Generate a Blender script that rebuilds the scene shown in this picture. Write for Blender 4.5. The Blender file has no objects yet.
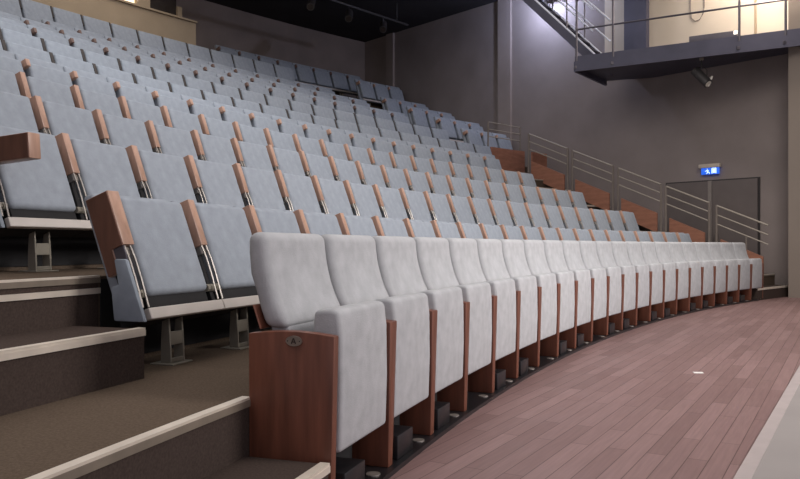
import bpy, bmesh, math, random
from mathutils import Vector, Matrix
random.seed(7)
sc = bpy.context.scene
COL = sc.collection
PI = math.pi
# ---------------------------------------------------------------- seating geometry (metres)
R0, CX, CY = 26.345, 24.795, -5.769          # centre of the curved rows
def P(a, D, z=0.0):
    r = R0 + D
    return Vector((CX - r*math.cos(a), CY + r*math.sin(a), z))
def rz(a): return PI/2 - a

# ---------------------------------------------------------------- materials
def mat(name, col, rough=.7, metal=0.0, var=.12, scale=8.0, stretch=(1,1,1), bump=0.0, bscale=60., col2=None, spec=.5, emit=None, coat=0.0, detail=4):
    m = bpy.data.materials.new(name); m.use_nodes = True
    nt = m.node_tree; n = nt.nodes; l = nt.links
    b = n['Principled BSDF']
    b.inputs['Roughness'].default_value = rough
    b.inputs['Metallic'].default_value = metal
    b.inputs['Specular IOR Level'].default_value = spec
    if coat: b.inputs['Coat Weight'].default_value = coat
    tc = n.new('ShaderNodeTexCoord'); mp = n.new('ShaderNodeMapping')
    mp.inputs['Scale'].default_value = stretch
    l.new(tc.outputs['Object'], mp.inputs['Vector'])
    nz = n.new('ShaderNodeTexNoise'); nz.inputs['Scale'].default_value = scale; nz.inputs['Detail'].default_value = detail
    l.new(mp.outputs[0], nz.inputs['Vector'])
    cr = n.new('ShaderNodeValToRGB')
    c1 = tuple(max(0, c*(1-var)) for c in col); c2 = col2 or tuple(min(1, c*(1+var)) for c in col)
    cr.color_ramp.elements[0].color = (*c1, 1); cr.color_ramp.elements[0].position = .3
    cr.color_ramp.elements[1].color = (*c2, 1); cr.color_ramp.elements[1].position = .7
    l.new(nz.outputs['Fac'], cr.inputs['Fac']); l.new(cr.outputs['Color'], b.inputs['Base Color'])
    if bump:
        n2 = n.new('ShaderNodeTexNoise'); n2.inputs['Scale'].default_value = bscale; n2.inputs['Detail'].default_value = 3
        l.new(mp.outputs[0], n2.inputs['Vector'])
        bp = n.new('ShaderNodeBump'); bp.inputs['Strength'].default_value = bump; bp.inputs['Distance'].default_value = .01
        l.new(n2.outputs['Fac'], bp.inputs['Height']); l.new(bp.outputs['Normal'], b.inputs['Normal'])
    if emit:
        b.inputs['Emission Color'].default_value = (*emit[:3], 1); b.inputs['Emission Strength'].default_value = emit[3]
    return m

M = {}
M['fabric_front'] = mat('front_lit_velour', (.437,.441,.455), .95, var=.10, scale=14, bump=.15, bscale=180, spec=.15)  # same velour as the rows behind, stronger front light put into the colour
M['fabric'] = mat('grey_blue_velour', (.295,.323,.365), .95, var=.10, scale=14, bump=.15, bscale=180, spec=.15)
M['fabric_dark'] = mat('slate_velour', (.24,.27,.31), .95, var=.10, scale=14, spec=.15)
M['wood_panel'] = mat('red_brown_veneer', (.165,.058,.034), .42, var=.28, scale=5, stretch=(6,6,.6), bump=.05, bscale=40)
M['wood_arm'] = mat('orange_beech_stain', (.43,.26,.19), .36, var=.18, scale=6, stretch=(5,5,.8))
M['wood_side_shade'] = mat('shaded_arm_side', (.13,.058,.038), .45, var=.2, scale=6, stretch=(5,5,.8))  # shade on the left armrest faces, put into a darker wood colour
M['wood_arm_mid'] = mat('brown_stained_arm', (.17,.105,.085), .5, var=.2, scale=6, stretch=(5,5,.8))
M['arm_gap_shade'] = mat('shaded_gap_arm', (.042,.034,.031), .7, var=.2, scale=6, stretch=(5,5,.8))  # shade in the gaps between seats, put into the arm colour
M['wood_guard'] = mat('red_brown_guard_board', (.34,.15,.095), .5, var=.18, scale=4, stretch=(1,1,4))
M['steel'] = mat('brushed_steel', (.36,.33,.30), .42, .8, var=.08, scale=20)
M['foot_metal'] = mat('grey_beige_enamel', (.27,.245,.20), .5, .2, var=.1, scale=12)
M['rail_profile'] = mat('beige_aluminium_profile', (.56,.51,.47), .45, .15, var=.06, scale=5)
M['black'] = mat('black_lacquer', (.014,.013,.015), .35, var=.2, scale=8)
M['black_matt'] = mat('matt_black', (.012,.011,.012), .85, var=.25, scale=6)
M['disc'] = mat('nickel_disc', (.55,.5,.45), .35, .7, var=.1)
M['badge'] = mat('brushed_badge', (.32,.27,.23), .4, .6, var=.12, scale=30)
M['badge_ink'] = mat('badge_ink', (.05,.03,.025), .6, var=.1)
M['carpet'] = mat('brown_grey_carpet', (.115,.085,.063), 1.0, var=.2, scale=120, bump=.12, bscale=260, spec=.05, detail=6)
M['riser'] = mat('brown_grey_riser_carpet', (.068,.050,.043), 1.0, var=.18, scale=120, spec=.05)
M['nosing'] = mat('pale_step_nosing', (.68,.60,.51), .42, .15, var=.1, scale=9)
M['nosing_side'] = mat('dark_nosing_lip', (.22,.18,.14), .6, .1, var=.15, scale=9)  # lip strip, darker than the top of the nosing
M['wall'] = mat('taupe_wall_paint', (.275,.232,.218), .9, var=.10, scale=1.3, bump=.04, bscale=30)
M['pilaster'] = mat('taupe_pilaster_paint', (.30,.25,.23), .9, var=.08, scale=1.5)
M['rear'] = mat('dark_taupe_paint', (.24,.195,.175), .9, var=.12, scale=1.2)
M['booth'] = mat('warm_beige_booth_paint', (.36,.28,.19), .85, var=.08, scale=2)
M['gallery_wall'] = mat('cream_plaster', (.62,.54,.44), .85, var=.05, scale=1.5)
M['proscenium'] = mat('grey_beige_paint', (.27,.225,.19), .9, var=.06, scale=1.2)
M['ceiling'] = mat('black_ceiling', (.022,.019,.024), .95, var=.3, scale=.8)
M['door'] = mat('dark_grey_door_leaf', (.15,.125,.118), .6, var=.08, scale=3)
M['door_seal'] = mat('pale_grey_meeting_strip', (.28,.245,.225), .5, .2, var=.05)
M['door_frame'] = mat('near_black_door_frame', (.035,.03,.03), .6, var=.1)
M['rail'] = mat('grey_beige_handrail', (.39,.345,.29), .45, .15, var=.06)
M['rail_post'] = mat('taupe_rail_post', (.22,.185,.16), .5, .15, var=.06)
M['gallery_steel'] = mat('veil_blue_gallery_steel', (.085,.083,.120), .5, .3, var=.12, scale=3)  # bluish lens veil mixed into the steel colour
M['gallery_rail'] = mat('dark_gallery_rail', (.12,.11,.13), .4, .5, var=.1)
M['stair_steel'] = mat('lamplit_stair_steel', (.75,.78,.88), .4, .2, var=.1)  # lamp's blue-white light on edges and rails, put into the colour
M['apron'] = mat('grey_dance_floor', (.31,.28,.268), .7, var=.05, scale=2)
M['apron_edge'] = mat('pale_lilac_edge_strip', (.44,.38,.37), .5, var=.06)
M['paper'] = mat('white_paper', (.85,.83,.80), .8, var=.03)
M['can'] = mat('lantern_body', (.05,.045,.045), .5, .3, var=.1)
M['white_metal'] = mat('white_enamel', (.75,.70,.62), .4, var=.05)
M['sign_top'] = mat('pale_sign_housing', (.58,.50,.42), .5, var=.05)
M['sign_face'] = mat('lit_sign_face', (.02,.10,.45), .4, var=.05, emit=(.02,.12,.75,1.0))
M['sign_glyph'] = mat('lit_sign_glyph', (.6,.7,.95), .4, var=.05, emit=(.45,.62,1.0,1.5))
M['booth_window'] = mat('lit_booth_window', (.9,.8,.6), .3, var=.05, emit=(1.0,.80,.52,1.6))
M['dark_glass'] = mat('dark_glass', (.04,.032,.028), .2, var=.1)
M['lamp'] = mat('lit_lamp_face', (.8,.85,1), .3, var=.02, emit=(.62,.70,1.0,14.))
M['lamp_warm'] = mat('lit_bulb', (1,.95,.85), .3, var=.02, emit=(1.0,.92,.8,1.6))

def floor_wood():
    m = bpy.data.materials.new('merbau_strip_parquet'); m.use_nodes = True
    nt = m.node_tree; n = nt.nodes; l = nt.links; b = n['Principled BSDF']
    tc = n.new('ShaderNodeTexCoord'); mp = n.new('ShaderNodeMapping')
    mp.inputs['Rotation'].default_value = (0, 0, -(PI/2-.53))
    l.new(tc.outputs['Object'], mp.inputs['Vector'])
    # rotate so that x runs along the boards
    br = n.new('ShaderNodeTexBrick')
    br.offset = .37; br.offset_frequency = 2
    br.inputs['Scale'].default_value = 1.0
    br.inputs['Brick Width'].default_value = .95; br.inputs['Row Height'].default_value = .085
    br.inputs['Mortar Size'].default_value = .0018
    br.inputs['Color1'].default_value = (.225,.137,.13,1); br.inputs['Color2'].default_value = (.305,.195,.187,1)
    br.inputs['Mortar'].default_value = (.08,.042,.036,1); br.inputs['Bias'].default_value = -.1
    l.new(mp.outputs[0], br.inputs['Vector'])
    m2 = n.new('ShaderNodeMapping'); m2.inputs['Scale'].default_value = (1.2, 22, 1)
    l.new(mp.outputs[0], m2.inputs['Vector'])
    nz = n.new('ShaderNodeTexNoise'); nz.inputs['Scale'].default_value = 3; nz.inputs['Detail'].default_value = 5
    l.new(m2.outputs[0], nz.inputs['Vector'])
    mx = n.new('ShaderNodeMix'); mx.data_type = 'RGBA'; mx.blend_type = 'MULTIPLY'; mx.inputs['Factor'].default_value = .55
    cr = n.new('ShaderNodeValToRGB'); cr.color_ramp.elements[0].color = (.45,.42,.42,1); cr.color_ramp.elements[1].color = (1.25,1.2,1.2,1)
    l.new(nz.outputs['Fac'], cr.inputs['Fac'])
    l.new(br.outputs['Color'], mx.inputs['A']); l.new(cr.outputs['Color'], mx.inputs['B'])
    l.new(mx.outputs['Result'], b.inputs['Base Color'])
    n3 = n.new('ShaderNodeTexNoise'); n3.inputs['Scale'].default_value = 1.6
    l.new(mp.outputs[0], n3.inputs['Vector'])
    mr = n.new('ShaderNodeMapRange'); mr.inputs['To Min'].default_value = .38; mr.inputs['To Max'].default_value = .6
    l.new(n3.outputs['Fac'], mr.inputs['Value']); l.new(mr.outputs[0], b.inputs['Roughness'])
    b.inputs['Specular IOR Level'].default_value = .4
    return m
M['floor'] = floor_wood()

# ---------------------------------------------------------------- mesh helpers
class MB:
    def __init__(s): s.bm = bmesh.new(); s.mats = []
    def mi(s, m):
        if m not in s.mats: s.mats.append(m)
        return s.mats.index(m)
    def add(s, tmp, m, mtx=None):
        if mtx is not None: bmesh.ops.transform(tmp, matrix=mtx, verts=tmp.verts)
        bmesh.ops.recalc_face_normals(tmp, faces=tmp.faces)
        k = s.mi(m); vm = {}
        for v in tmp.verts: vm[v] = s.bm.verts.new(v.co)
        for f in tmp.faces:
            try:
                nf = s.bm.faces.new([vm[v] for v in f.verts]); nf.material_index = k; nf.smooth = True
            except ValueError: pass
        tmp.free(); return s
    def box(s, lo, hi, m, bev=0.0, seg=2, mtx=None):
        t = bmesh.new(); bmesh.ops.create_cube(t, size=1)
        for v in t.verts:
            v.co = Vector([(lo[i]+hi[i])/2 + v.co[i]*(hi[i]-lo[i]) for i in range(3)])
        if bev: bmesh.ops.bevel(t, geom=list(t.edges), offset=bev, segments=seg, profile=.5, affect='EDGES', clamp_overlap=True)
        return s.add(t, m, mtx)
    def prism(s, poly, x0, x1, m, bev=0.0, seg=2, axis='x', mtx=None, which=None):
        """poly in the plane normal to axis: (y,z) for x, (x,z) for y, (x,y) for z"""
        t = bmesh.new()
        def pt(p, x):
            return {'x': (x, p[0], p[1]), 'y': (p[0], x, p[1]), 'z': (p[0], p[1], x)}[axis]
        A = [t.verts.new(pt(p, x0)) for p in poly]; B = [t.verts.new(pt(p, x1)) for p in poly]
        n = len(poly)
        t.faces.new(A); t.faces.new(B[::-1])
        for i in range(n): t.faces.new([A[i], A[(i+1) % n], B[(i+1) % n], B[i]][::-1])
        bmesh.ops.recalc_face_normals(t, faces=t.faces)
        if bev:
            es = [e for e in t.edges if len(e.link_faces) == 2 and e.calc_face_angle(0) > .6]
            bmesh.ops.bevel(t, geom=es, offset=bev, segments=seg, profile=.5, affect='EDGES', clamp_overlap=True)
        return s.add(t, m, mtx)
    def tube(s, pts, r, m, n=8, mtx=None):
        pts = [Vector(p) for p in pts]; t = bmesh.new(); rings = []
        for i, p in enumerate(pts):
            d = (pts[min(i+1, len(pts)-1)] - pts[max(i-1, 0)]).normalized()
            up = Vector((0,0,1)) if abs(d.z) < .9 else Vector((1,0,0))
            u = d.cross(up).normalized(); v = d.cross(u).normalized()
            rings.append([t.verts.new(p + r*(math.cos(2*PI*k/n)*u + math.sin(2*PI*k/n)*v)) for k in range(n)])
        for a, b in zip(rings[:-1], rings[1:]):
            for k in range(n): t.faces.new([a[k], a[(k+1) % n], b[(k+1) % n], b[k]])
        t.faces.new(rings[0][::-1]); t.faces.new(rings[-1])
        return s.add(t, m, mtx)
    def arc(s, a0, a1, d0, d1, z0, z1, m, da=.012):
        """solid arc segment between headings a0,a1 and offsets d0,d1"""
        t = bmesh.new(); n = max(1, math.ceil((a1-a0)/da)); S = []
        for i in range(n+1):
            a = a0 + (a1-a0)*i/n
            S.append([t.verts.new(P(a, d, z)) for d, z in ((d0,z0),(d1,z0),(d1,z1),(d0,z1))])
        for p, q in zip(S[:-1], S[1:]):
            for k in range(4): t.faces.new([p[k], p[(k+1) % 4], q[(k+1) % 4], q[k]])
        t.faces.new(S[0]); t.faces.new(S[-1][::-1])
        return s.add(t, m)
    def mesh(s, name, sharp=35):
        me = bpy.data.meshes.new(name); s.bm.to_mesh(me); s.bm.free()
        for m in s.mats: me.materials.append(m)
        me.set_sharp_from_angle(angle=math.radians(sharp))
        return me
    def build(s, name, parent=None, loc=None, rot=None):
        o = bpy.data.objects.new(name, s.mesh(name)); COL.objects.link(o)
        if parent is not None: o.parent = parent
        if loc is not None: o.location = loc
        if rot is not None: o.rotation_euler = (0, 0, rot)
        return o
def put(name, me, parent=None):
    o = bpy.data.objects.new(name, me); COL.objects.link(o)
    if parent is not None: o.parent = parent
    return o
def tag(o, label, cat, group=None):
    o['label'] = label; o['category'] = cat
    if group: o['group'] = group
    return o
def empty(name, loc=(0,0,0), rot=0):
    o = bpy.data.objects.new(name, None); COL.objects.link(o); o.location = loc; o.rotation_euler = (0,0,rot)
    o.empty_display_size = .1
    return o
def struct(o): o['kind'] = 'structure'; return o
def copy_tree(o, parent=None):
    c = o.copy(); COL.objects.link(c)
    if parent is not None: c.parent = parent
    for ch in list(o.children): copy_tree(ch, c)
    return c
def drop_tree(o):
    for ch in list(o.children): drop_tree(ch)
    bpy.data.objects.remove(o)
ORD = ['zeroth','first','second','third','fourth','fifth','sixth','seventh','eighth','ninth','tenth','eleventh','twelfth','thirteenth',
       'fourteenth','fifteenth','sixteenth','seventeenth','eighteenth','nineteenth','twentieth','twenty-first','twenty-second','twenty-third','twenty-fourth']

# ---------------------------------------------------------------- SETTING: floors and seating steps
A_L, A_R = .16, .832           # headings of the two ends of the seating stand
A_WALL = .838
LEVEL = [0, .385, .777, 1.173, 1.560, 1.93, 2.36, 2.78, 3.153, 3.53, 3.90, 4.52, 4.90]   # floor height of each row
EDGE = [0.0, .33] + [.33+.945*k for k in range(1, 11)]                                     # front edge of each row's step
EDGE = EDGE[:12] + [10.95]
b = MB(); b.prism([(-16,-12),(26,-12),(26,16.5),(-16,40)], -.20, 0, M['floor'], axis='z')
struct(b.build('floor'))
# grey stage area on the right, flush with the boards
e0 = Vector((1.30,2.98,0)); e1 = Vector((3.02,5.78,0)); u = (e1-e0).normalized(); nrm = Vector((u.y,-u.x,0))
A0 = e0 - u*6; A1 = e0 + u*11.5
b = MB(); b.prism([(p.x,p.y) for p in (A0, A1, A1+nrm*.06, A0+nrm*.06)], .001, .007, M['apron_edge'], axis='z')
struct(b.build('trim_1'))
b = MB(); b.prism([(p.x,p.y) for p in (A0+nrm*.06, A1+nrm*.06, A1+nrm*9, A0+nrm*12)], .001, .005, M['apron'], axis='z')
struct(b.build('floor_stage'))
# steps
for k in range(1, 12):
    b = MB()
    d1 = EDGE[k+1] if k < 11 else EDGE[12]
    b.arc(A_L, A_R, EDGE[k], d1 + (.0 if k < 11 else 0), max(0, LEVEL[k]-.9) if k > 1 else 0, LEVEL[k], M['carpet'])
    struct(b.build('floor_row_step'))
b = MB(); b.arc(A_L, A_R, EDGE[12], 13.4, LEVEL[12]-.9, LEVEL[12], M['carpet']); struct(b.build('floor_row_step'))
# black plinth under the front row
b = MB(); b.arc(.3195, .7705, -.008, .33, 0, .02, M['black'])
pl = struct(b.build('trim_2'))
# black panels standing in for shade in the open risers below the seats
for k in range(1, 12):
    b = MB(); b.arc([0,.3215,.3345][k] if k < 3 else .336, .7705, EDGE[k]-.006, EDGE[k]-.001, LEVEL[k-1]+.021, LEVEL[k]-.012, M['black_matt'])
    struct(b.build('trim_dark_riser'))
for k in range(1, 11):
    b = MB(); b.arc(A_L, [0,.3205,.3340][k] if k < 3 else .3355, EDGE[k]-.004, EDGE[k]-.0005, LEVEL[k-1], LEVEL[k]-.004, M['riser'])
    struct(b.build('trim_riser_carpet'))
# half steps and nosings in the two stairs
AISLE_L = .3195
for k in range(0, 10):
    z = (LEVEL[k]+LEVEL[k+1])/2; d1 = EDGE[k+1]; d0 = d1 - (.31 if k == 0 else .355)
    if k == 0: d0 = .02
    la = AISLE_L if k == 0 else .3285
    for a0, a1 in ((A_L, la), (.7735 if k else .7715, A_R)):
        b = MB(); b.arc(a0, a1, d0, d1, LEVEL[k], z, M['riser']); h = struct(b.build('floor_half_step'))
        b = MB(); b.arc(a0, a1, d0-.006, d0+.028, z-.004, z+.005, M['nosing']); b.arc(a0, a1, d0-.008, d0-.001, z-.026, z-.004, M['nosing'])
        struct(b.build('trim_step_nosing'))
for k in range(1, 11):
    for a0, a1 in ((A_L, [0,.3207,.3342][k] if k < 3 else .335), (.7735, A_R)):
        b = MB(); z = LEVEL[k]; d0 = EDGE[k]
        b.arc(a0, a1, d0-.008, d0+.027, z-.003, z+.005, M['nosing']); b.arc(a0, a1, d0-.011, d0-.001, z-.026, z-.003, M['nosing_side'])
        if k == 2:
            b.arc(a0, a1, d0-.012, d0-.001, z-.072, z-.048, M['nosing'])
        struct(b.build('trim_step_nosing'))

# ---------------------------------------------------------------- SETTING: walls, ceiling
def wallbox(d0, d1, z0, z1, t, m, a=A_WALL, off=0.0, name='wall_right'):
    """upright slab along the side wall, thickness t towards the hall, from offset off"""
    p0, p1 = P(a, d0), P(a, d1); u = (p1-p0).normalized(); n = Vector((u.y*-1, u.x, 0))
    if n.dot(Vector((-.7,-.7,0))) < 0: n = -n
    q = [p0+n*off, p1+n*off, p1+n*(off+t), p0+n*(off+t)]
    b = MB(); b.prism([(v.x,v.y) for v in q], z0, z1, m, axis='z'); return b.build(name)
struct(wallbox(-2.2, 14.5, 0, 7.2, -.25, M['wall']))
for k, (d0, d1) in enumerate(((6.62, 7.02), (10.95, 11.25))):
    struct(wallbox(d0, d1, 0, 7.05, .07, M['pilaster'], name='wall_pilaster'))
struct(wallbox(-.45, -.05, 0, .07, .25, M['nosing_side'], name='baseboard_right'))
b = MB(); b.arc(.66, A_WALL+.01, 12.3, 12.6, 4.0, 7.2, M['rear']); struct(b.build('wall_back'))
b = MB(); b.arc(.30, .70, 13.2, 13.4, 4.0, 7.2, M['rear']); struct(b.build('wall_rear'))
b = MB(); b.prism([(-16,-3),(20,-3),(20,14),(-6,36),(-16,34)], 7.0, 7.2, M['ceiling'], axis='z'); struct(b.build('ceiling'))
b = MB(); b.prism([(-9.3,-9),(-9.0,-9),(-9.0,24),(-9.3,24)], 0, 7.2, M['wall'], axis='z'); struct(b.build('wall_left'))
# proscenium return wall on the right
pv = [Vector((6.765,13.33,0)), Vector((7.4,13.42,0)), Vector((10.5,11.0,0)), Vector((9.9,10.35,0))]
b = MB(); b.prism([(v.x,v.y) for v in pv], 0, 7.1, M['proscenium'], axis='z'); struct(b.build('wall_front'))

# control booth at the back
b = MB()
b.arc(.47, .6655, 11.05, 11.2, 4.4, 5.93, M['booth'])
b.arc(.47, .6655, 10.99, 11.24, 5.93, 5.97, M['booth'])
bw = b.build('wall_booth'); struct(bw)
b = MB()
b.arc(.6245, .6335, 11.05, 11.2, 5.97, 7.02, M['booth']); b.arc(.6525, .6555, 11.05, 11.2, 5.97, 6.2, M['booth'])
b.arc(.47, .610, 11.05, 11.2, 5.97, 7.02, M['booth']); b.arc(.470, .6655, 11.02, 11.2, 6.52, 6.62, M['booth'])
struct(b.build('wall_booth_frame'))
b = MB(); b.arc(.611, .6240, 11.1, 11.14, 5.97, 6.52, M['booth_window']); struct(b.build('window_1'))
b = MB(); b.arc(.6340, .6524, 11.1, 11.14, 5.97, 6.52, M['dark_glass']); struct(b.build('window_2'))

# door in the side wall
dr = struct(wallbox(.655, 2.55, 0, 2.19, .02, M['door_frame'], name='door_1'))
def doorpart(d0, d1, z0, z1, off, t, m, name):
    o = wallbox(d0, d1, z0, z1, t, m, off=off, name=name); o.parent = dr; return o
doorpart(.69, 1.56, 0, 2.165, .015, .03, M['door'], 'door_leaf')
doorpart(1.64, 2.52, 0, 2.165, .015, .03, M['door'], 'door_leaf')
doorpart(1.562, 1.638, 0, 2.17, .015, .05, M['door_seal'], 'door_stile')
o = doorpart(1.72, 1.76, .95, 1.15, .05, .05, M['steel'], 'door_handle')
o = doorpart(1.44, 1.48, .95, 1.15, .05, .05, M['steel'], 'door_handle')

# ---------------------------------------------------------------- exit sign
wp0, wp1 = P(A_WALL, 0), P(A_WALL, 1); wu = (wp1-wp0).normalized(); wn = Vector((-wu.y, wu.x, 0))
if wn.dot(Vector((-.7,-.7,0))) < 0: wn = -wn
SG = Matrix((( -wu.x, -wn.x, 0, 0), (-wu.y, -wn.y, 0, 0), (0,0,1,0), (0,0,0,1)))   # local x runs to the right seen from the hall, local -y faces the hall
def on_wall(name, d, z, off=0.0):
    o = empty(name, P(A_WALL, d, z) + wn*off); o.rotation_euler = SG.to_euler(); return o
ex = on_wall('exit_sign', 1.60, 2.30, .015)
tag(ex, 'small blue lit exit sign with running figure above the double doors', 'exit sign')
MB().box((-.21,-.09,.125), (.21,0,.20), M['sign_top'], .008).build('housing', ex)
MB().box((-.17,-.055,0), (.19,-.03,.128), M['sign_face'], .004).build('sign_face', ex)
g = MB()
def bar2(mb, p, q, w, y0, y1, m):
    p = Vector((p[0],0,p[1])); q = Vector((q[0],0,q[1])); d = (q-p).normalized(); s = Vector((-d.z,0,d.x))*w/2
    poly = [(v.x, v.z) for v in (p+s, q+s, q-s, p-s)]
    mb.prism(poly, y0, y1, m, axis='y')
for p, q, w in (((-.055,.075),(-.03,.045),.02), ((-.03,.045),(-.06,.012),.014), ((-.03,.045),(.0,.03),.014), ((0,.03),(.0,.008),.012), ((-.05,.075),(-.09,.06),.011), ((-.05,.08),(-.01,.065),.011), ((-.045,.095),(-.04,.105),.02),
                ((.05,.012),(.05,.112),.016), ((.05,.112),(.13,.112),.014), ((.13,.012),(.13,.112),.016), ((.09,.02),(.09,.10),.05)):
    bar2(g, p, q, w, -.060, -.054, M['sign_glyph'])
g.build('pictogram', ex)

# ---------------------------------------------------------------- FRONT ROW
PITCH = .55; DA = PITCH/R0; A_START = .32102
GROUP_A = 'front row seats with upholstered upright cushions'
def front_protos():
    w = PITCH/2
    # backrest: curved profile, leaning back
    prof_f = [(.195,.622),(.213,.67),(.235,.715),(.250,.755),(.263,.80),(.273,.845),(.280,.90),(.284,.958)]
    prof_r = [(.360,.958),(.358,.88),(.351,.81),(.333,.76),(.309,.68),(.288,.622)]
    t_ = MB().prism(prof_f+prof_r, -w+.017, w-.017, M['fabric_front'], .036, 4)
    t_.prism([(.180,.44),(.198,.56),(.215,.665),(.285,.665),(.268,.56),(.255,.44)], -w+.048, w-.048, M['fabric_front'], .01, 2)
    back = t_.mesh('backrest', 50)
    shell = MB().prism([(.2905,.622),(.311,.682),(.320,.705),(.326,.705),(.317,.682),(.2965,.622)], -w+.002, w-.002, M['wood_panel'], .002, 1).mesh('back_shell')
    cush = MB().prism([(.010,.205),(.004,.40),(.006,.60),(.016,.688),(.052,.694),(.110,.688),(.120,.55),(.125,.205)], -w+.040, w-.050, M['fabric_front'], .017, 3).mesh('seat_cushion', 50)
    # divider: tapering upright board
    def board(name, wt, wb, top):
        t = MB()
        n = 9; poly = []
        for i in range(n+1):
            y = .004 + (.322)*i/n; poly.append((y, top + .012*math.sin(PI*i/n)))
        poly += [(.322,.02),(.018,.02)]
        tmp = bmesh.new()
        Av = [tmp.verts.new((-(wt if z > .3 else wb)/2, y, z)) for y, z in poly]
        Bv = [tmp.verts.new(((wt if z > .3 else wb)/2, y, z)) for y, z in poly]
        tmp.faces.new(Av); tmp.faces.new(Bv[::-1]); m_ = len(poly)
        for i in range(m_): tmp.faces.new([Av[i], Av[(i+1) % m_], Bv[(i+1) % m_], Bv[i]][::-1])
        bmesh.ops.recalc_face_normals(tmp, faces=tmp.faces)
        es = [e for e in tmp.edges if e.calc_face_angle(0) > .6]
        bmesh.ops.bevel(tmp, geom=es, offset=.005, segments=2, profile=.5, affect='EDGES', clamp_overlap=True)
        t.add(tmp, M['wood_panel']); return t.mesh(name)
    div = board('side_panel', .080, .048, .605)
    end = board('side_panel', .040, .040, .610)
    fbox = MB().box((-.17,.02,.0205), (.02,.26,.12), M['black'], .004).mesh('foot_box')
    under = MB().box((-w+.04,.16,.0205), (w-.04,.30,.14), M['black_matt'], .004).box((-w+.05,.20,.13), (w-.05,.25,.50), M['black_matt'], .004).mesh('underframe')
    seatpan = MB().box((-w+.05,.125,.42), (w-.03,.20,.46), M['black_matt'], .004).mesh('seat_hinge')
    return dict(back=back, shell=shell, cush=cush, div=div, end=end, fbox=fbox, under=under, hinge=seatpan)
FP = front_protos()
BOXES = {0,1,2,4,5,7,8,10,11,13,14,16,17,19,20}
N_A = 22
for i in range(N_A):
    a = A_START + (i+.5)*DA
    s = empty('theatre_seat', P(a, 0, 0), rz(a)); w = PITCH/2
    if i == 0: lab = 'front row seat nearest the camera, with wooden end panel carrying an oval letter badge'
    elif i == N_A-1: lab = 'farthest front row seat, last before the distant stairs and side wall'
    elif i < 14: lab = 'grey upholstered seat, %s in the front row counted from the lettered end panel' % ORD[i+1]
    else: lab = 'grey upholstered front row seat, %s counted from the distant stairs end' % ORD[N_A-i]
    tag(s, lab, 'seat', GROUP_A)
    put('backrest', FP['back'], s); put('back_shell', FP['shell'], s); put('seat_cushion', FP['cush'], s)
    put('underframe', FP['under'], s); put('seat_hinge', FP['hinge'], s)
    p = put('side_panel', FP['end'] if i == 0 else FP['div'], s); p.location = (-w + (.016 if i else -.003), 0, 0)
    if i == 0:
        g = MB()
        pts = [(math.cos(2*PI*k/28)*.030, math.sin(2*PI*k/28)*.0175) for k in range(28)]
        g.prism([(.150+x, .590+z) for x, z in pts], -.0265, -.0195, M['badge'], axis='x')
        for q, r, ww in (((.150+.008,.581),(.150,.600),.0042), ((.150-.008,.581),(.150,.600),.0042), ((.150-.005,.587),(.150+.005,.587),.0036)):
            d = Vector((r[0]-q[0], r[1]-q[1])); d.normalize(); nn = Vector((-d.y, d.x))*ww/2
            g.prism([(q[0]+nn.x,q[1]+nn.y),(r[0]+nn.x,r[1]+nn.y),(r[0]-nn.x,r[1]-nn.y),(q[0]-nn.x,q[1]-nn.y)], -.0280, -.0264, M['badge_ink'], axis='x')
        for dx in (-.022,.022):
            g.box((-.0278,.150+dx-.002,.588), (-.0264,.150+dx+.002,.592), M['badge_ink'])
        bd = g.build('letter_badge', p); bd['label'] = 'oval metal badge with the letter A'
    if i in BOXES:
        put('foot_box', FP['fbox'], s)
    if i == N_A-1:
        p = put('side_panel', FP['end'], s); p.location = (w, 0, 0)
    # round disc let into the plinth beside each seat
    g = MB(); g.prism([(.028*math.cos(2*PI*k/20), .028*math.sin(2*PI*k/20)) for k in range(20)], .0202, .0245, M['disc'], axis='z')
    d = g.build('vent_disc', pl, P(A_START + (i+.80)*DA, .045, 0))

# ---------------------------------------------------------------- ROWS BEHIND: folded tip-up seats
TH = math.atan(.37)
TILT = Matrix(((1,0,0,0),(0,math.cos(TH),math.sin(TH),0),(0,-math.sin(TH),math.cos(TH),.75),(0,0,0,1)))
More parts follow.
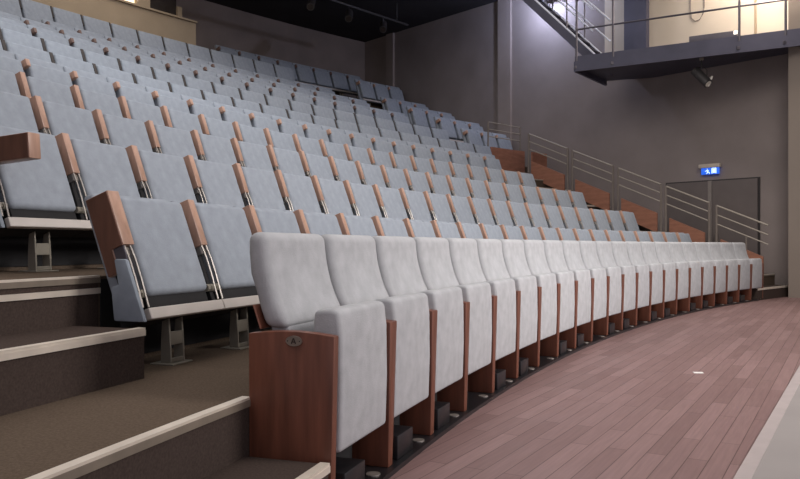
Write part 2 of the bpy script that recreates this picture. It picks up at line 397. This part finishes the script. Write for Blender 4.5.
# TILT takes (x, depth behind the front plane, height along the seat below the armrest top) to seat space
def row_protos(pitch, style, mid=False):
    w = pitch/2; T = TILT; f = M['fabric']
    arm_m = M['arm_gap_shade'] if style in ('slot','last') else M['wood_arm']
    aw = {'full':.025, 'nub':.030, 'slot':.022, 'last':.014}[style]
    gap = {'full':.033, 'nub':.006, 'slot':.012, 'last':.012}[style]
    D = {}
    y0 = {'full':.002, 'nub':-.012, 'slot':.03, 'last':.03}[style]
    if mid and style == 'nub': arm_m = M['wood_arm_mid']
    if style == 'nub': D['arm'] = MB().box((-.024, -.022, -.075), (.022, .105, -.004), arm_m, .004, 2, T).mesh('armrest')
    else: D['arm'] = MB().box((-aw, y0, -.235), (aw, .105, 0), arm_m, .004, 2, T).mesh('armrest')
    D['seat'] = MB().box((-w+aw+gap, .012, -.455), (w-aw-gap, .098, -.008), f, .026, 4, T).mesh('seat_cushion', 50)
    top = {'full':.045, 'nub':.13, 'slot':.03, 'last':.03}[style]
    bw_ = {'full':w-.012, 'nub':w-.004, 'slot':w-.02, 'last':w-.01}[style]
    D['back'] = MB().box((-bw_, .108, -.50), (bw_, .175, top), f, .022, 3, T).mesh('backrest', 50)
    D['pan'] = MB().box((-w+aw+gap+.005, .035, -.505), (w-aw-gap-.005, .10, -.452), M['black_matt'], .004, 2, T).mesh('seat_pan')
    D['rail'] = MB().box((-w+.005, .0, -.560), (w-.005, .03, -.512), M['rail_profile'], .003, 1, T).mesh('base_rail')
    g = MB(); g.box((-w+.005, .032, -.552), (w-.005, .16, -.515), M['black_matt'], 0, 1, T); D['beam'] = g.mesh('support_beam')
    # bracket: two steel strips curving down from the armrest, with an open oval between them and a round hinge
    g = MB()
    for sx in (-.016, .020):
        g.tube([(sx,.012,-.235),(sx,.006,-.30),(sx,.006,-.38),(sx,.010,-.46),(sx,.012,-.506)], .0055, M['steel'], 6, T)
    g.box((-.018,.02,-.275), (.022,.06,-.235), M['steel'], .003, 1, T)
    g.box((-.016,.045,-.506), (.016,.10,-.235), M['black_matt'], .003, 1, T)
    g.tube([(-.045,.04,-.44),(.045,.04,-.44)], .018, M['foot_metal'], 10, T)
    D['bracket'] = g.mesh('arm_bracket')
    # foot: two side cheeks joined by cross plates, two open windows between them
    g = MB()
    for sx in (-1, 1):
        x0, x1 = sorted((sx*.052, sx*.042))
        g.prism([(-.125,.006),(-.070,.006),(-.070,.10),(-.080,.235),(-.110,.235),(-.120,.10)], x0, x1, M['foot_metal'], .002, 1)
    g.box((-.043,-.118,.085), (.043,-.108,.145), M['foot_metal'], .002, 1)
    g.box((-.043,-.105,.21), (.043,-.05,.222), M['foot_metal'], .002, 1)
    g.box((-.043,-.122,.008), (.043,-.112,.028), M['foot_metal'], .002, 1)
    g.box((-.075,-.150,0.0), (.075,-.03,.007), M['foot_metal'], .002, 1)
    D['foot'] = g.mesh('pedestal_foot')
    return D
def make_row_seat(D, pitch, lod):
    r = empty('theatre_seat'); w = pitch/2
    put('seat_cushion', D['seat'], r); put('backrest', D['back'], r)
    p = put('armrest', D['arm'], r); p.location.x = -w
    if lod < 2:
        b_ = put('arm_bracket', D['bracket'], r); b_.location.x = -w
        put('base_rail', D['rail'], r); put('support_beam', D['beam'], r); put('seat_pan', D['pan'], r)
        put('pedestal_foot', D['foot'], r)
    else:
        put('base_rail', D['rail'], r); put('pedestal_foot', D['foot'], r)
    return r
NAMES = {1:'second row', 2:'third row', 3:'fourth row', 4:'fifth row', 5:'sixth row', 6:'seventh row', 7:'eighth row', 8:'ninth row', 9:'tenth row', 10:'eleventh row', 11:'twelfth row'}
# row: first heading, heading step, first index, number of seats (armrest positions), style
ROWS = {
 1: (1.15, .3310, .02003, 0, 22, 'full'),
 2: (2.08, .3568, .01938, -1, 22, 'full'),
 3: (3.01, .3809, .01882, -1, 21, 'full'),
 4: (3.94, .4040, .01813, -1, 20, 'full'),
 5: (4.87, .4304, .01797, -1, 19, 'nub'),
 6: (5.80, .4459, .01870, -1, 19, 'slot'),
 7: (6.73, .4832, .01800, -1, 17, 'slot'),
 8: (7.66, .4994, .01755, -1, 16, 'nub'),
 9: (8.59, .5150, .01697, -1, 15, 'nub'),
 10:(9.52, .6610-.01683*7, .01683, 0, 12, 'nub'),
 11:(10.45,.5626, .01672, -2, 11, 'last'),
}
PROTO = {}
KIND_WORD = {'full':'blue-grey seat, orange armrest', 'nub':'blue-grey seat, stubby arm', 'slot':'blue-grey seat, dark gap', 'last':'tall blue-grey seat'}
for k, (D0, a0, da, i0, n, style) in ROWS.items():
    pitch = da*(R0+D0); lod = 0 if k <= 4 else 2
    D = row_protos(pitch, style, k >= 8); proto = make_row_seat(D, pitch, lod); PROTO[k] = (proto, D, pitch)
    i1 = i0 + n if i0 >= 0 else n - 1
    a0 += .030/(R0+D0)
    idx = list(range(i0, i1)); total = len(idx)
    for q, i in enumerate(idx):
        a = a0 + (i+.5)*da
        r = copy_tree(proto); r.location = P(a, D0, LEVEL[k]); r.rotation_euler = (0,0,rz(a))
        if q == 0 and k == 1: lab = 'blue-grey tip-up seat at the stairs end of the second row, with upright wooden end block'
        elif q == 0 and k == 2: lab = 'blue-grey tip-up seat at the stairs end of the third row, armrest lowered'
        elif q < total*.55:
            ref = 'left stairs end' if k <= 2 else 'left picture edge'
            if k == 10: ref = 'hidden left end'
            lab = '%s, %s in the %s from the %s' % (KIND_WORD[style], ORD[q+1], NAMES[k], ref)
        else:
            ref = 'railing end' if k <= 5 else 'far stairs end'
            lab = '%s, %s in the %s from the %s' % (KIND_WORD[style], ORD[total-q], NAMES[k], ref)
        tag(r, lab, 'seat', 'folded tip-up seats in the %s' % NAMES[k])
        if k in (1, 2) and q == 0:
            # stairs end of the row: upholstered L-shaped side cover
            g = MB()
            g.prism([(-.198,.215),(-.045,.215),(-.030,.355),(-.066,.365),(-.045,.47),(-.104,.47)], -pitch/2-.050, -pitch/2-.026, M['fabric_dark'], .008, 2)
            c = g.build('side_cover', r)
            for ch in r.children:
                if ch.name.startswith('armrest'): arm = ch
            if k == 1:
                g = MB(); g.prism([(-.004,.004),(.115,.004),(.115,-.34),(.055,-.34),(.055,-.235),(-.004,-.235)], -.036, .034, M['wood_arm'], .004, 2, mtx=TILT); arm.data = g.mesh('armrest')
                arm.location.x = -pitch/2 - .002
                arm['label'] = 'thick upright orange wooden end block'
                g = MB(); g.prism([(.0,.0),(.112,.0),(.112,-.337),(.058,-.337),(.058,-.237),(.0,-.237)], -.040, -.0362, M['wood_side_shade'], .001, 1, mtx=TILT); g.build('side_shade_board', arm)  # thin board added to carry the shade on the block's left face
                g = MB(); g.box((-.034,.001,-.300),(-.026,.056,-.236), M['gallery_rail'], .002, 1, TILT); g.build('hinge_plate', arm)
            else:
                g = MB(); g.box((-.036,-.345,.513), (.034,.02,.633), M['wood_arm'], .004, 2, Matrix.Translation((0,0,.58)) @ Matrix.Rotation(-.07, 4, 'X') @ Matrix.Translation((0,0,-.58))); arm.data = g.mesh('armrest')
                arm['label'] = 'brown wooden armrest lowered to horizontal'
                g = MB(); g.box((-.040,-.342,.516), (-.0362,.017,.630), M['wood_side_shade'], .001, 1, Matrix.Translation((0,0,.58)) @ Matrix.Rotation(-.07, 4, 'X') @ Matrix.Translation((0,0,-.58))); g.build('side_shade_board', arm)  # same added board, painted as the shaded side of the lowered arm
# seats beyond the far stairs
SHIFT = {7:-.20, 8:-.26, 9:-.22, 10:-.17, 11:-.05}
for k in (7, 8, 9, 10, 11):
    D0 = ROWS[k][0] + SHIFT[k]; pitch = .545; da = pitch/(R0+D0)
    D = row_protos(pitch, 'nub', False); proto = make_row_seat(D, pitch, 2)
    for q in range(3):
        a = .8335 - (3-q-.5)*da
        r = copy_tree(proto); r.location = P(a, D0, LEVEL[k]); r.rotation_euler = (0,0,rz(a))
        tag(r, 'shaded grey seat beyond the far stairs, %s from the wall in the %s' % (ORD[3-q], NAMES[k]), 'seat', 'shaded seats beyond the far stairs')
    drop_tree(proto)
# a further row in shade behind the last one, right of the booth
D = row_protos(.60, 'nub', True); proto = make_row_seat(D, .60, 2); da = .60/(R0+11.4)
nM = 8
for q in range(nM):
    a = .6900 + (q+.5)*da
    r = copy_tree(proto); r.location = P(a, 11.4, LEVEL[12]); r.rotation_euler = (0,0,rz(a))
    tag(r, 'shaded grey seat in the rearmost row under the dark back wall, %s from the booth' % ORD[q+1], 'seat', 'shaded seats in the rearmost row')
drop_tree(proto)
for k in PROTO: drop_tree(PROTO[k][0])

# ---------------------------------------------------------------- railings and guard boards beside the far stairs
A_RAIL = .812
def ZR(d): return .415*d + 1.165
FR = [(.24, 1.16), (1.30, 2.16), (2.26, 3.20), (3.32, 4.30), (4.42, 5.46)]
RLAB = ['nearest the doors, its lower end running past the side wall', 'second up from the floor, before the double doors', 'third up from the floor, left of the doors', 'fourth up from the floor', 'topmost sloping section beside the wood parapet']
for j, (d0, d1) in enumerate(FR):
    base = P(A_RAIL, (d0+d1)/2, 0)
    t = empty('stair_railing', base); t.location.z = .415*(d0+d1)/2 + .2
    tag(t, 'three-bar railing over wood board, ' + RLAB[j], 'railing', 'stair railing sections')
    def loc(d, z): return P(A_RAIL, d, z) - t.location
    for q, h in enumerate((0, -.17, -.34)):
        MB().tube([loc(d0, ZR(d0)+h), loc(d1, ZR(d1)+h)], .013 if q else .017, M['rail'], 8).build('rail', t)
    for d in ((d1,) if j == 0 else (d0, d1)):
        MB().tube([loc(d, ZR(d)+.01), loc(d, .415*d+.18)], .024, M['rail_post'], 8).build('post', t)
    if j == 0:
        MB().tube([loc(.62, ZR(.62)-.34), loc(.62, .415*.62+.18)], .018, M['rail_post'], 8).build('post', t)
    p0, p1 = loc(d0+.08, 0), loc(d1-.08, 0); uu = (p1-p0); nn = Vector((-uu.y, uu.x, 0)).normalized()*.018
    tmp = bmesh.new(); vs = []
    for sgn in (-1, 1):
        ring = []
        for d, zz in ((d0+.08, .415*(d0+.08)+.19), (d1-.08, .415*(d1-.08)+.19), (d1-.08, .415*(d1-.08)+.575), (d0+.08, .415*(d0+.08)+.575)):
            v = loc(d, zz) + nn*sgn; ring.append(tmp.verts.new(v))
        vs.append(ring)
    tmp.faces.new(vs[0]); tmp.faces.new(vs[1][::-1])
    for q in range(4): tmp.faces.new([vs[0][q], vs[0][(q+1)%4], vs[1][(q+1)%4], vs[1][q]])
    MB().add(tmp, M['wood_guard']).build('guard_board', t)
# level railing on the landing above
t = empty('landing_railing', P(.808, 6.06, 2.78))
tag(t, 'thin level guard railing in front of the shaded side seats', 'railing')
for h in (3.69, 3.53, 3.37): MB().tube([P(.790+.036*q/4, 6.06, h) - t.location for q in range(5)], .012, M['rail'], 8).build('rail', t)
for a in (.790, .826): MB().tube([P(a, 6.06, 3.70) - t.location, P(a, 6.06, 2.78) - t.location], .018, M['rail_post'], 8).build('post', t)
# wood parapets in front of the side seats
def parapet(a0, a1, d, z0, z1, lab):
    b = MB(); b.arc(a0, a1, d, d+.03, z0, z1, M['wood_guard'])
    o = b.build('wood_parapet'); tag(o, lab, 'parapet', 'wood parapets by the far stairs')
parapet(.789, .8275, 5.955, 2.36, 3.12, 'red-brown wood parapet board beneath the level guard railing')
parapet(.8135, .8310, 5.40, 1.93, 3.02, 'red-brown wood parapet seen through the topmost sloping railing, against the wall')

# ---------------------------------------------------------------- gallery on the side wall
GZ0, GZ1 = 4.30, 4.60
FL = Vector((3.42,14.95,0)); FRr = Vector((6.63,13.10,0)); gu = (FRr-FL).normalized(); gn = Vector((gu.y,-gu.x,0))
if gn.y > 0: gn = -gn
FE = FL + gu*6.5
BL = FL + Vector((.95,1.30,0)); BE = FE + Vector((1.8,2.2,0))
b = MB()
b.prism([(v.x,v.y) for v in (FL, FE, BE, BL)], GZ0+.10, GZ1, M['gallery_steel'], axis='z')
sl = struct(b.build('floor_gallery'))
def gbar(p0, p1, z0, z1, t, m, name, parent=None):
    d = (p1-p0).normalized(); n = Vector((d.y,-d.x,0))*t/2
    b = MB(); b.prism([(v.x,v.y) for v in (p0+n, p1+n, p1-n, p0-n)], z0, z1, m, axis='z'); return b.build(name, parent)
struct(gbar(FL, FE, GZ0, GZ0+.2, .05, M['gallery_steel'], 'trim_gallery_beam'))
struct(gbar(FL, BL, GZ0, GZ0+.2, .05, M['gallery_steel'], 'trim_gallery_beam'))
gr = empty('gallery_railing', FL + Vector((0,0,GZ1)))
tag(gr, 'dark steel railing along the front edge of the lit gallery', 'railing')
def gp(s, z, inset=0.0): return gu*s - gn*inset + Vector((0,0,z-GZ1))
def s_at(px):
    t = (px-400)/765.19
    return (t*FL.y - FL.x)/(gu.x - t*gu.y)
for s in (.03, .74, 2.95, 3.68, 5.6):
    MB().tube([gp(s, GZ0+.02, .0), gp(s, 5.72, .0)], .022, M['gallery_rail'], 8).build('post', gr)
    MB().box((-.05,-.03,-.25), (.05,.03,-.19), M['gallery_rail'], .003, 1).build('post_shoe', gr, gp(s, GZ1))
MB().tube([gp(.03, 5.12), gp(6.4, 5.12)], .018, M['gallery_rail'], 8).build('rail', gr)
MB().tube([gp(.03, 5.70), gp(6.4, 5.70)], .022, M['gallery_rail'], 8).build('rail', gr)
# cream back wall of the gallery with a dark column
gw0, gw1 = 3.95, -3.0
struct(wallbox(-3.0, 3.98, GZ1, 7.0, .04, M['gallery_wall'], name='wall_gallery'))
struct(wallbox(2.91, 3.43, GZ1, 7.0, .16, M['gallery_steel'], name='wall_gallery_column'))
# steep stair rising from the gallery's near end
st = empty('gallery_stair', BL*.45 + FL*.55 + Vector((0,0,GZ1)))
tag(st, 'steep steel stair climbing from the left end of the gallery past the bright lamp', 'stair')
up = Vector((-math.cos(.80), math.sin(.80), 0))
def sp(t, off, dz): return FL + up*t + (BL-FL)*off + Vector((0,0,GZ1 + .36 + .98*t + dz)) - st.location
for off in (.14, .70):
    tmp = bmesh.new(); nn = (BL-FL).normalized()*.02; rr = []
    for sg in (-1, 1): rr.append([tmp.verts.new(sp(t_, off, dz)+nn*sg) for t_, dz in ((-.34,-.02),(2.0,-.02),(2.0,-.25),(-.34,-.25))])
    tmp.faces.new(rr[0]); tmp.faces.new(rr[1][::-1])
    for q in range(4): tmp.faces.new([rr[0][q], rr[0][(q+1)%4], rr[1][(q+1)%4], rr[1][q]])
    MB().add(tmp, M['gallery_steel']).build('stringer', st)
    MB().tube([sp(-.34, off, 0), sp(2.0, off, 0)], .02, M['stair_steel'], 8).build('stringer_edge', st)
    MB().tube([sp(-.30, off, .42), sp(2.0, off, .42)], .016, M['stair_steel'], 8).build('rail', st)
    MB().tube([sp(-.30, off, .85), sp(2.0, off, .85)], .018, M['stair_steel'], 8).build('rail', st)
    for t_ in (.30, 1.1): MB().tube([sp(t_, off, -.05), sp(t_, off, .85)], .016, M['gallery_rail'], 8).build('post', st)
for q in range(8):
    t_ = -.2 + q*.24
    c = sp(t_, .42, -.12)
    dv = (BL-FL).normalized()
    MB().box((-.12,-.42,-.015), (.12,.42,.015), M['gallery_steel'], .003, 1).build('tread', st, c, math.atan2(dv.y, dv.x)-PI/2)
# lamp beside the stair head
lp = on_wall('flood_lamp', 5.35, 6.66, .35)
tag(lp, 'bright blue-white flood lamp beside the head of the gallery stair', 'lamp')
MB().box((-.16,-.02,-.12), (.16,.08,.12), M['can'], .01).build('housing', lp)
MB().box((-.14,-.03,-.10), (.14,-.021,.10), M['lamp'], .002, 1).build('lamp_face', lp)
MB().box((-.03,.08,-.03), (.03,.35,.03), M['can'], .003, 1).build('bracket', lp)
# long batten light lying on the gallery edge
bt = empty('batten_light', FL + gu*2.50 - gn*.25 + Vector((0,0,GZ1+.001)), math.atan2(gu.y, gu.x))
tag(bt, 'long grey batten light lying on the gallery floor behind the rail', 'lamp')
MB().box((-.42,-.07,0), (.40,.07,.15), M['gallery_rail'], .01).build('housing', bt)
MB().box((.34,-.09,.08), (.40,-.071,.14), M['lamp_warm'], .003, 1).build('bulb', bt)
# cable loop on the gallery wall
cl = on_wall('cable_loop', 1.86, 5.42, .055)
tag(cl, 'thin cable loop hanging on the cream gallery wall', 'cable')
MB().tube([(-.13,0,.5),(-.14,0,.2),(-.12,0,.02),(-.04,0,-.06),(.05,0,-.05),(.12,0,.05),(.15,0,.2),(.14,0,.5)], .008, M['rail_post'], 6).build('cord', cl)
pp = on_wall('conduit', .72, GZ1, .06)
tag(pp, 'slim vertical conduit on the cream gallery wall behind the rail', 'pipe')
MB().tube([(0,0,0),(0,0,1.95)], .022, M['booth'], 8).build('pipe', pp)
# spotlight hanging beneath the gallery
sp0 = FL + gu*2.28 - gn*.30
so = empty('spotlight', sp0 + Vector((0,0,GZ0+.10)))
tag(so, 'small stage spotlight with pale lens hanging beneath the gallery', 'spotlight')
MB().tube([(0,0,0),(0,0,-.22)], .012, M['can'], 8).build('hanger', so)
MB().box((-.03,-.03,-.09), (.03,.03,-.04), M['rail'], .006).build('clamp', so)
g = MB(); g.tube([(-.10,0,-.40),(-.10,0,-.27),(-.05,0,-.22),(.05,0,-.22),(.10,0,-.27),(.10,0,-.40)], .008, M['can'], 6); g.build('yoke', so)
mt = Matrix.Translation((0,0,-.40)) @ Matrix.Rotation(.9, 4, 'X') @ Matrix.Rotation(.4, 4, 'Z')
g = MB(); g.tube([(0,.20,0),(0,.16,0),(0,-.14,0),(0,-.20,0)], .085, M['can'], 14, mt); g.build('body', so)
g = MB(); g.tube([(0,-.205,0),(0,-.20,0)], .06, M['white_metal'], 14, mt); g.build('lens', so)
g = MB(); g.box((.08,-.10,-.14), (.11,.02,.06), M['white_metal'], .004, 1, Matrix.Translation((.05,0,-.42)) @ Matrix.Rotation(.35, 4, 'Y')); g.build('barn_door', so)

# ---------------------------------------------------------------- lighting bar under the ceiling
bar0, bar1 = Vector((-2.6,16.4,6.55)), Vector((.2,19.6,6.55))
tb = empty('lighting_bar', (bar0+bar1)/2 + Vector((0,0,0)))
tag(tb, 'dark lighting bar hung under the black ceiling at the back', 'lighting bar')
MB().tube([bar0-tb.location, bar1-tb.location], .03, M['can'], 8).build('bar', tb)
for f_ in (.1, .9):
    q = bar0.lerp(bar1, f_)-tb.location; MB().tube([q, q+Vector((0,0,.46))], .012, M['can'], 6).build('hanger', tb)
for j, f_ in enumerate((.22, .5, .78)):
    q = bar0.lerp(bar1, f_)
    s = empty('stage_lantern', q - Vector((0,0,.03)))
    tag(s, 'dark stage lantern on the rear lighting bar, %s' % ['closest to the booth','middle one of three','closest to the side wall'][j], 'spotlight', 'lanterns on the rear lighting bar')
    MB().tube([(0,0,0),(0,0,-.12)], .012, M['can'], 6).build('hanger', s)
    mt = Matrix.Translation((0,0,-.2)) @ Matrix.Rotation(.7, 4, 'X')
    MB().tube([(0,.16,0),(0,.1,0),(0,-.12,0),(0,-.2,0)], .09, M['can'], 12, mt).build('body', s)
    MB().tube([(0,-.206,0),(0,-.2,0)], .065, M['dark_glass'], 12, mt).build('lens', s)

# ---------------------------------------------------------------- scrap of paper on the boards
g = MB(); g.prism([(-.035,-.022),(.03,-.028),(.038,.02),(-.028,.026)], 0, .004, M['paper'], axis='z')
tag(g.build('paper_scrap', None, (2.126,5.459,.0008)), 'small white scrap of paper lying on the wooden floor', 'paper')

# ---------------------------------------------------------------- LIGHT
def area(name, loc, target, sx, sy, power, col):
    l = bpy.data.lights.new(name, 'AREA'); l.shape = 'RECTANGLE'; l.size = sx; l.size_y = sy; l.energy = power; l.color = col
    o = bpy.data.objects.new(name, l); COL.objects.link(o); o.location = loc
    o.rotation_euler = (Vector(target)-Vector(loc)).to_track_quat('-Z','Y').to_euler(); return o
def point(name, loc, power, col, r=.1):
    l = bpy.data.lights.new(name, 'POINT'); l.energy = power; l.color = col; l.shadow_soft_size = r
    o = bpy.data.objects.new(name, l); COL.objects.link(o); o.location = loc; return o
l1 = area('house_light_stage', (8.5,2.5,6.3), (.5,7,.9), 3.5, 3.5, 300, (1.0,.95,.92)); l1.data.spread = math.radians(78)
l2 = area('fill_light_far', (5.0,7.5,6.4), (5.0,12.0,.6), 2.0, 2.0, 62, (1.0,.94,.88)); l2.data.spread = math.radians(80)  # extra unseen light, added for the far end of the front row
l3 = area('house_light_seats', (-3.0,8.5,6.5), (-3.2,10.5,2.0), 5, 4, 48, (.90,.95,1.0)); l3.data.spread = math.radians(95)
l5 = area('fill_light_general', (-2.0,8.0,6.55), (-2.0,8.0,0), 12, 16, 590, (1.0,.95,.93))  # broad unseen fill, added to lift the ambient light of the hall
l4 = area('house_light_aisle', (-1.0,2.2,6.5), (-1.0,2.6,0), 2, 2, 7, (1.0,.92,.84)); l4.data.spread = math.radians(70)
area('gallery_light', tuple(FL + gu*3.0 + (BL-FL)*.35 + Vector((0,0,6.55))), tuple(FL + gu*2.6 + (BL-FL)*.9 + Vector((0,0,5.0))), .5, 3.2, 150, (1.0,.88,.77))
point('flood_lamp_light', tuple(P(A_WALL, 5.35, 6.55)+wn*.66), 125, (.62,.70,1.0), .08)
point('booth_light', tuple(P(.58, 11.6, 6.35)), 25, (1.0,.78,.5), .1)
area('booth_front_light', tuple(P(.60, 10.2, 6.55)), tuple(P(.60, 11.1, 5.4)), 3.0, .3, 3, (1.0,.80,.55))
w = bpy.data.worlds.new('World'); sc.world = w; w.use_nodes = True
bg = w.node_tree.nodes['Background']; bg.inputs[0].default_value = (.55,.52,.58,1); bg.inputs[1].default_value = 1.0

# ---------------------------------------------------------------- CAMERA
cd = bpy.data.cameras.new('camera'); cam = bpy.data.objects.new('camera', cd); COL.objects.link(cam)
cam.location = (0,0,.9116); cam.rotation_euler = (PI/2,0,0)
cd.sensor_width = 36; cd.sensor_fit = 'HORIZONTAL'; cd.lens = 765.19/800*36
cd.shift_y = 5.73/800
cd.clip_start = .05; cd.clip_end = 100
sc.camera = cam
vs = sc.view_settings; vs.view_transform = 'Standard'; vs.look = 'None'; vs.gamma = 1; vs.exposure = 0.0
vs.use_curve_mapping = False
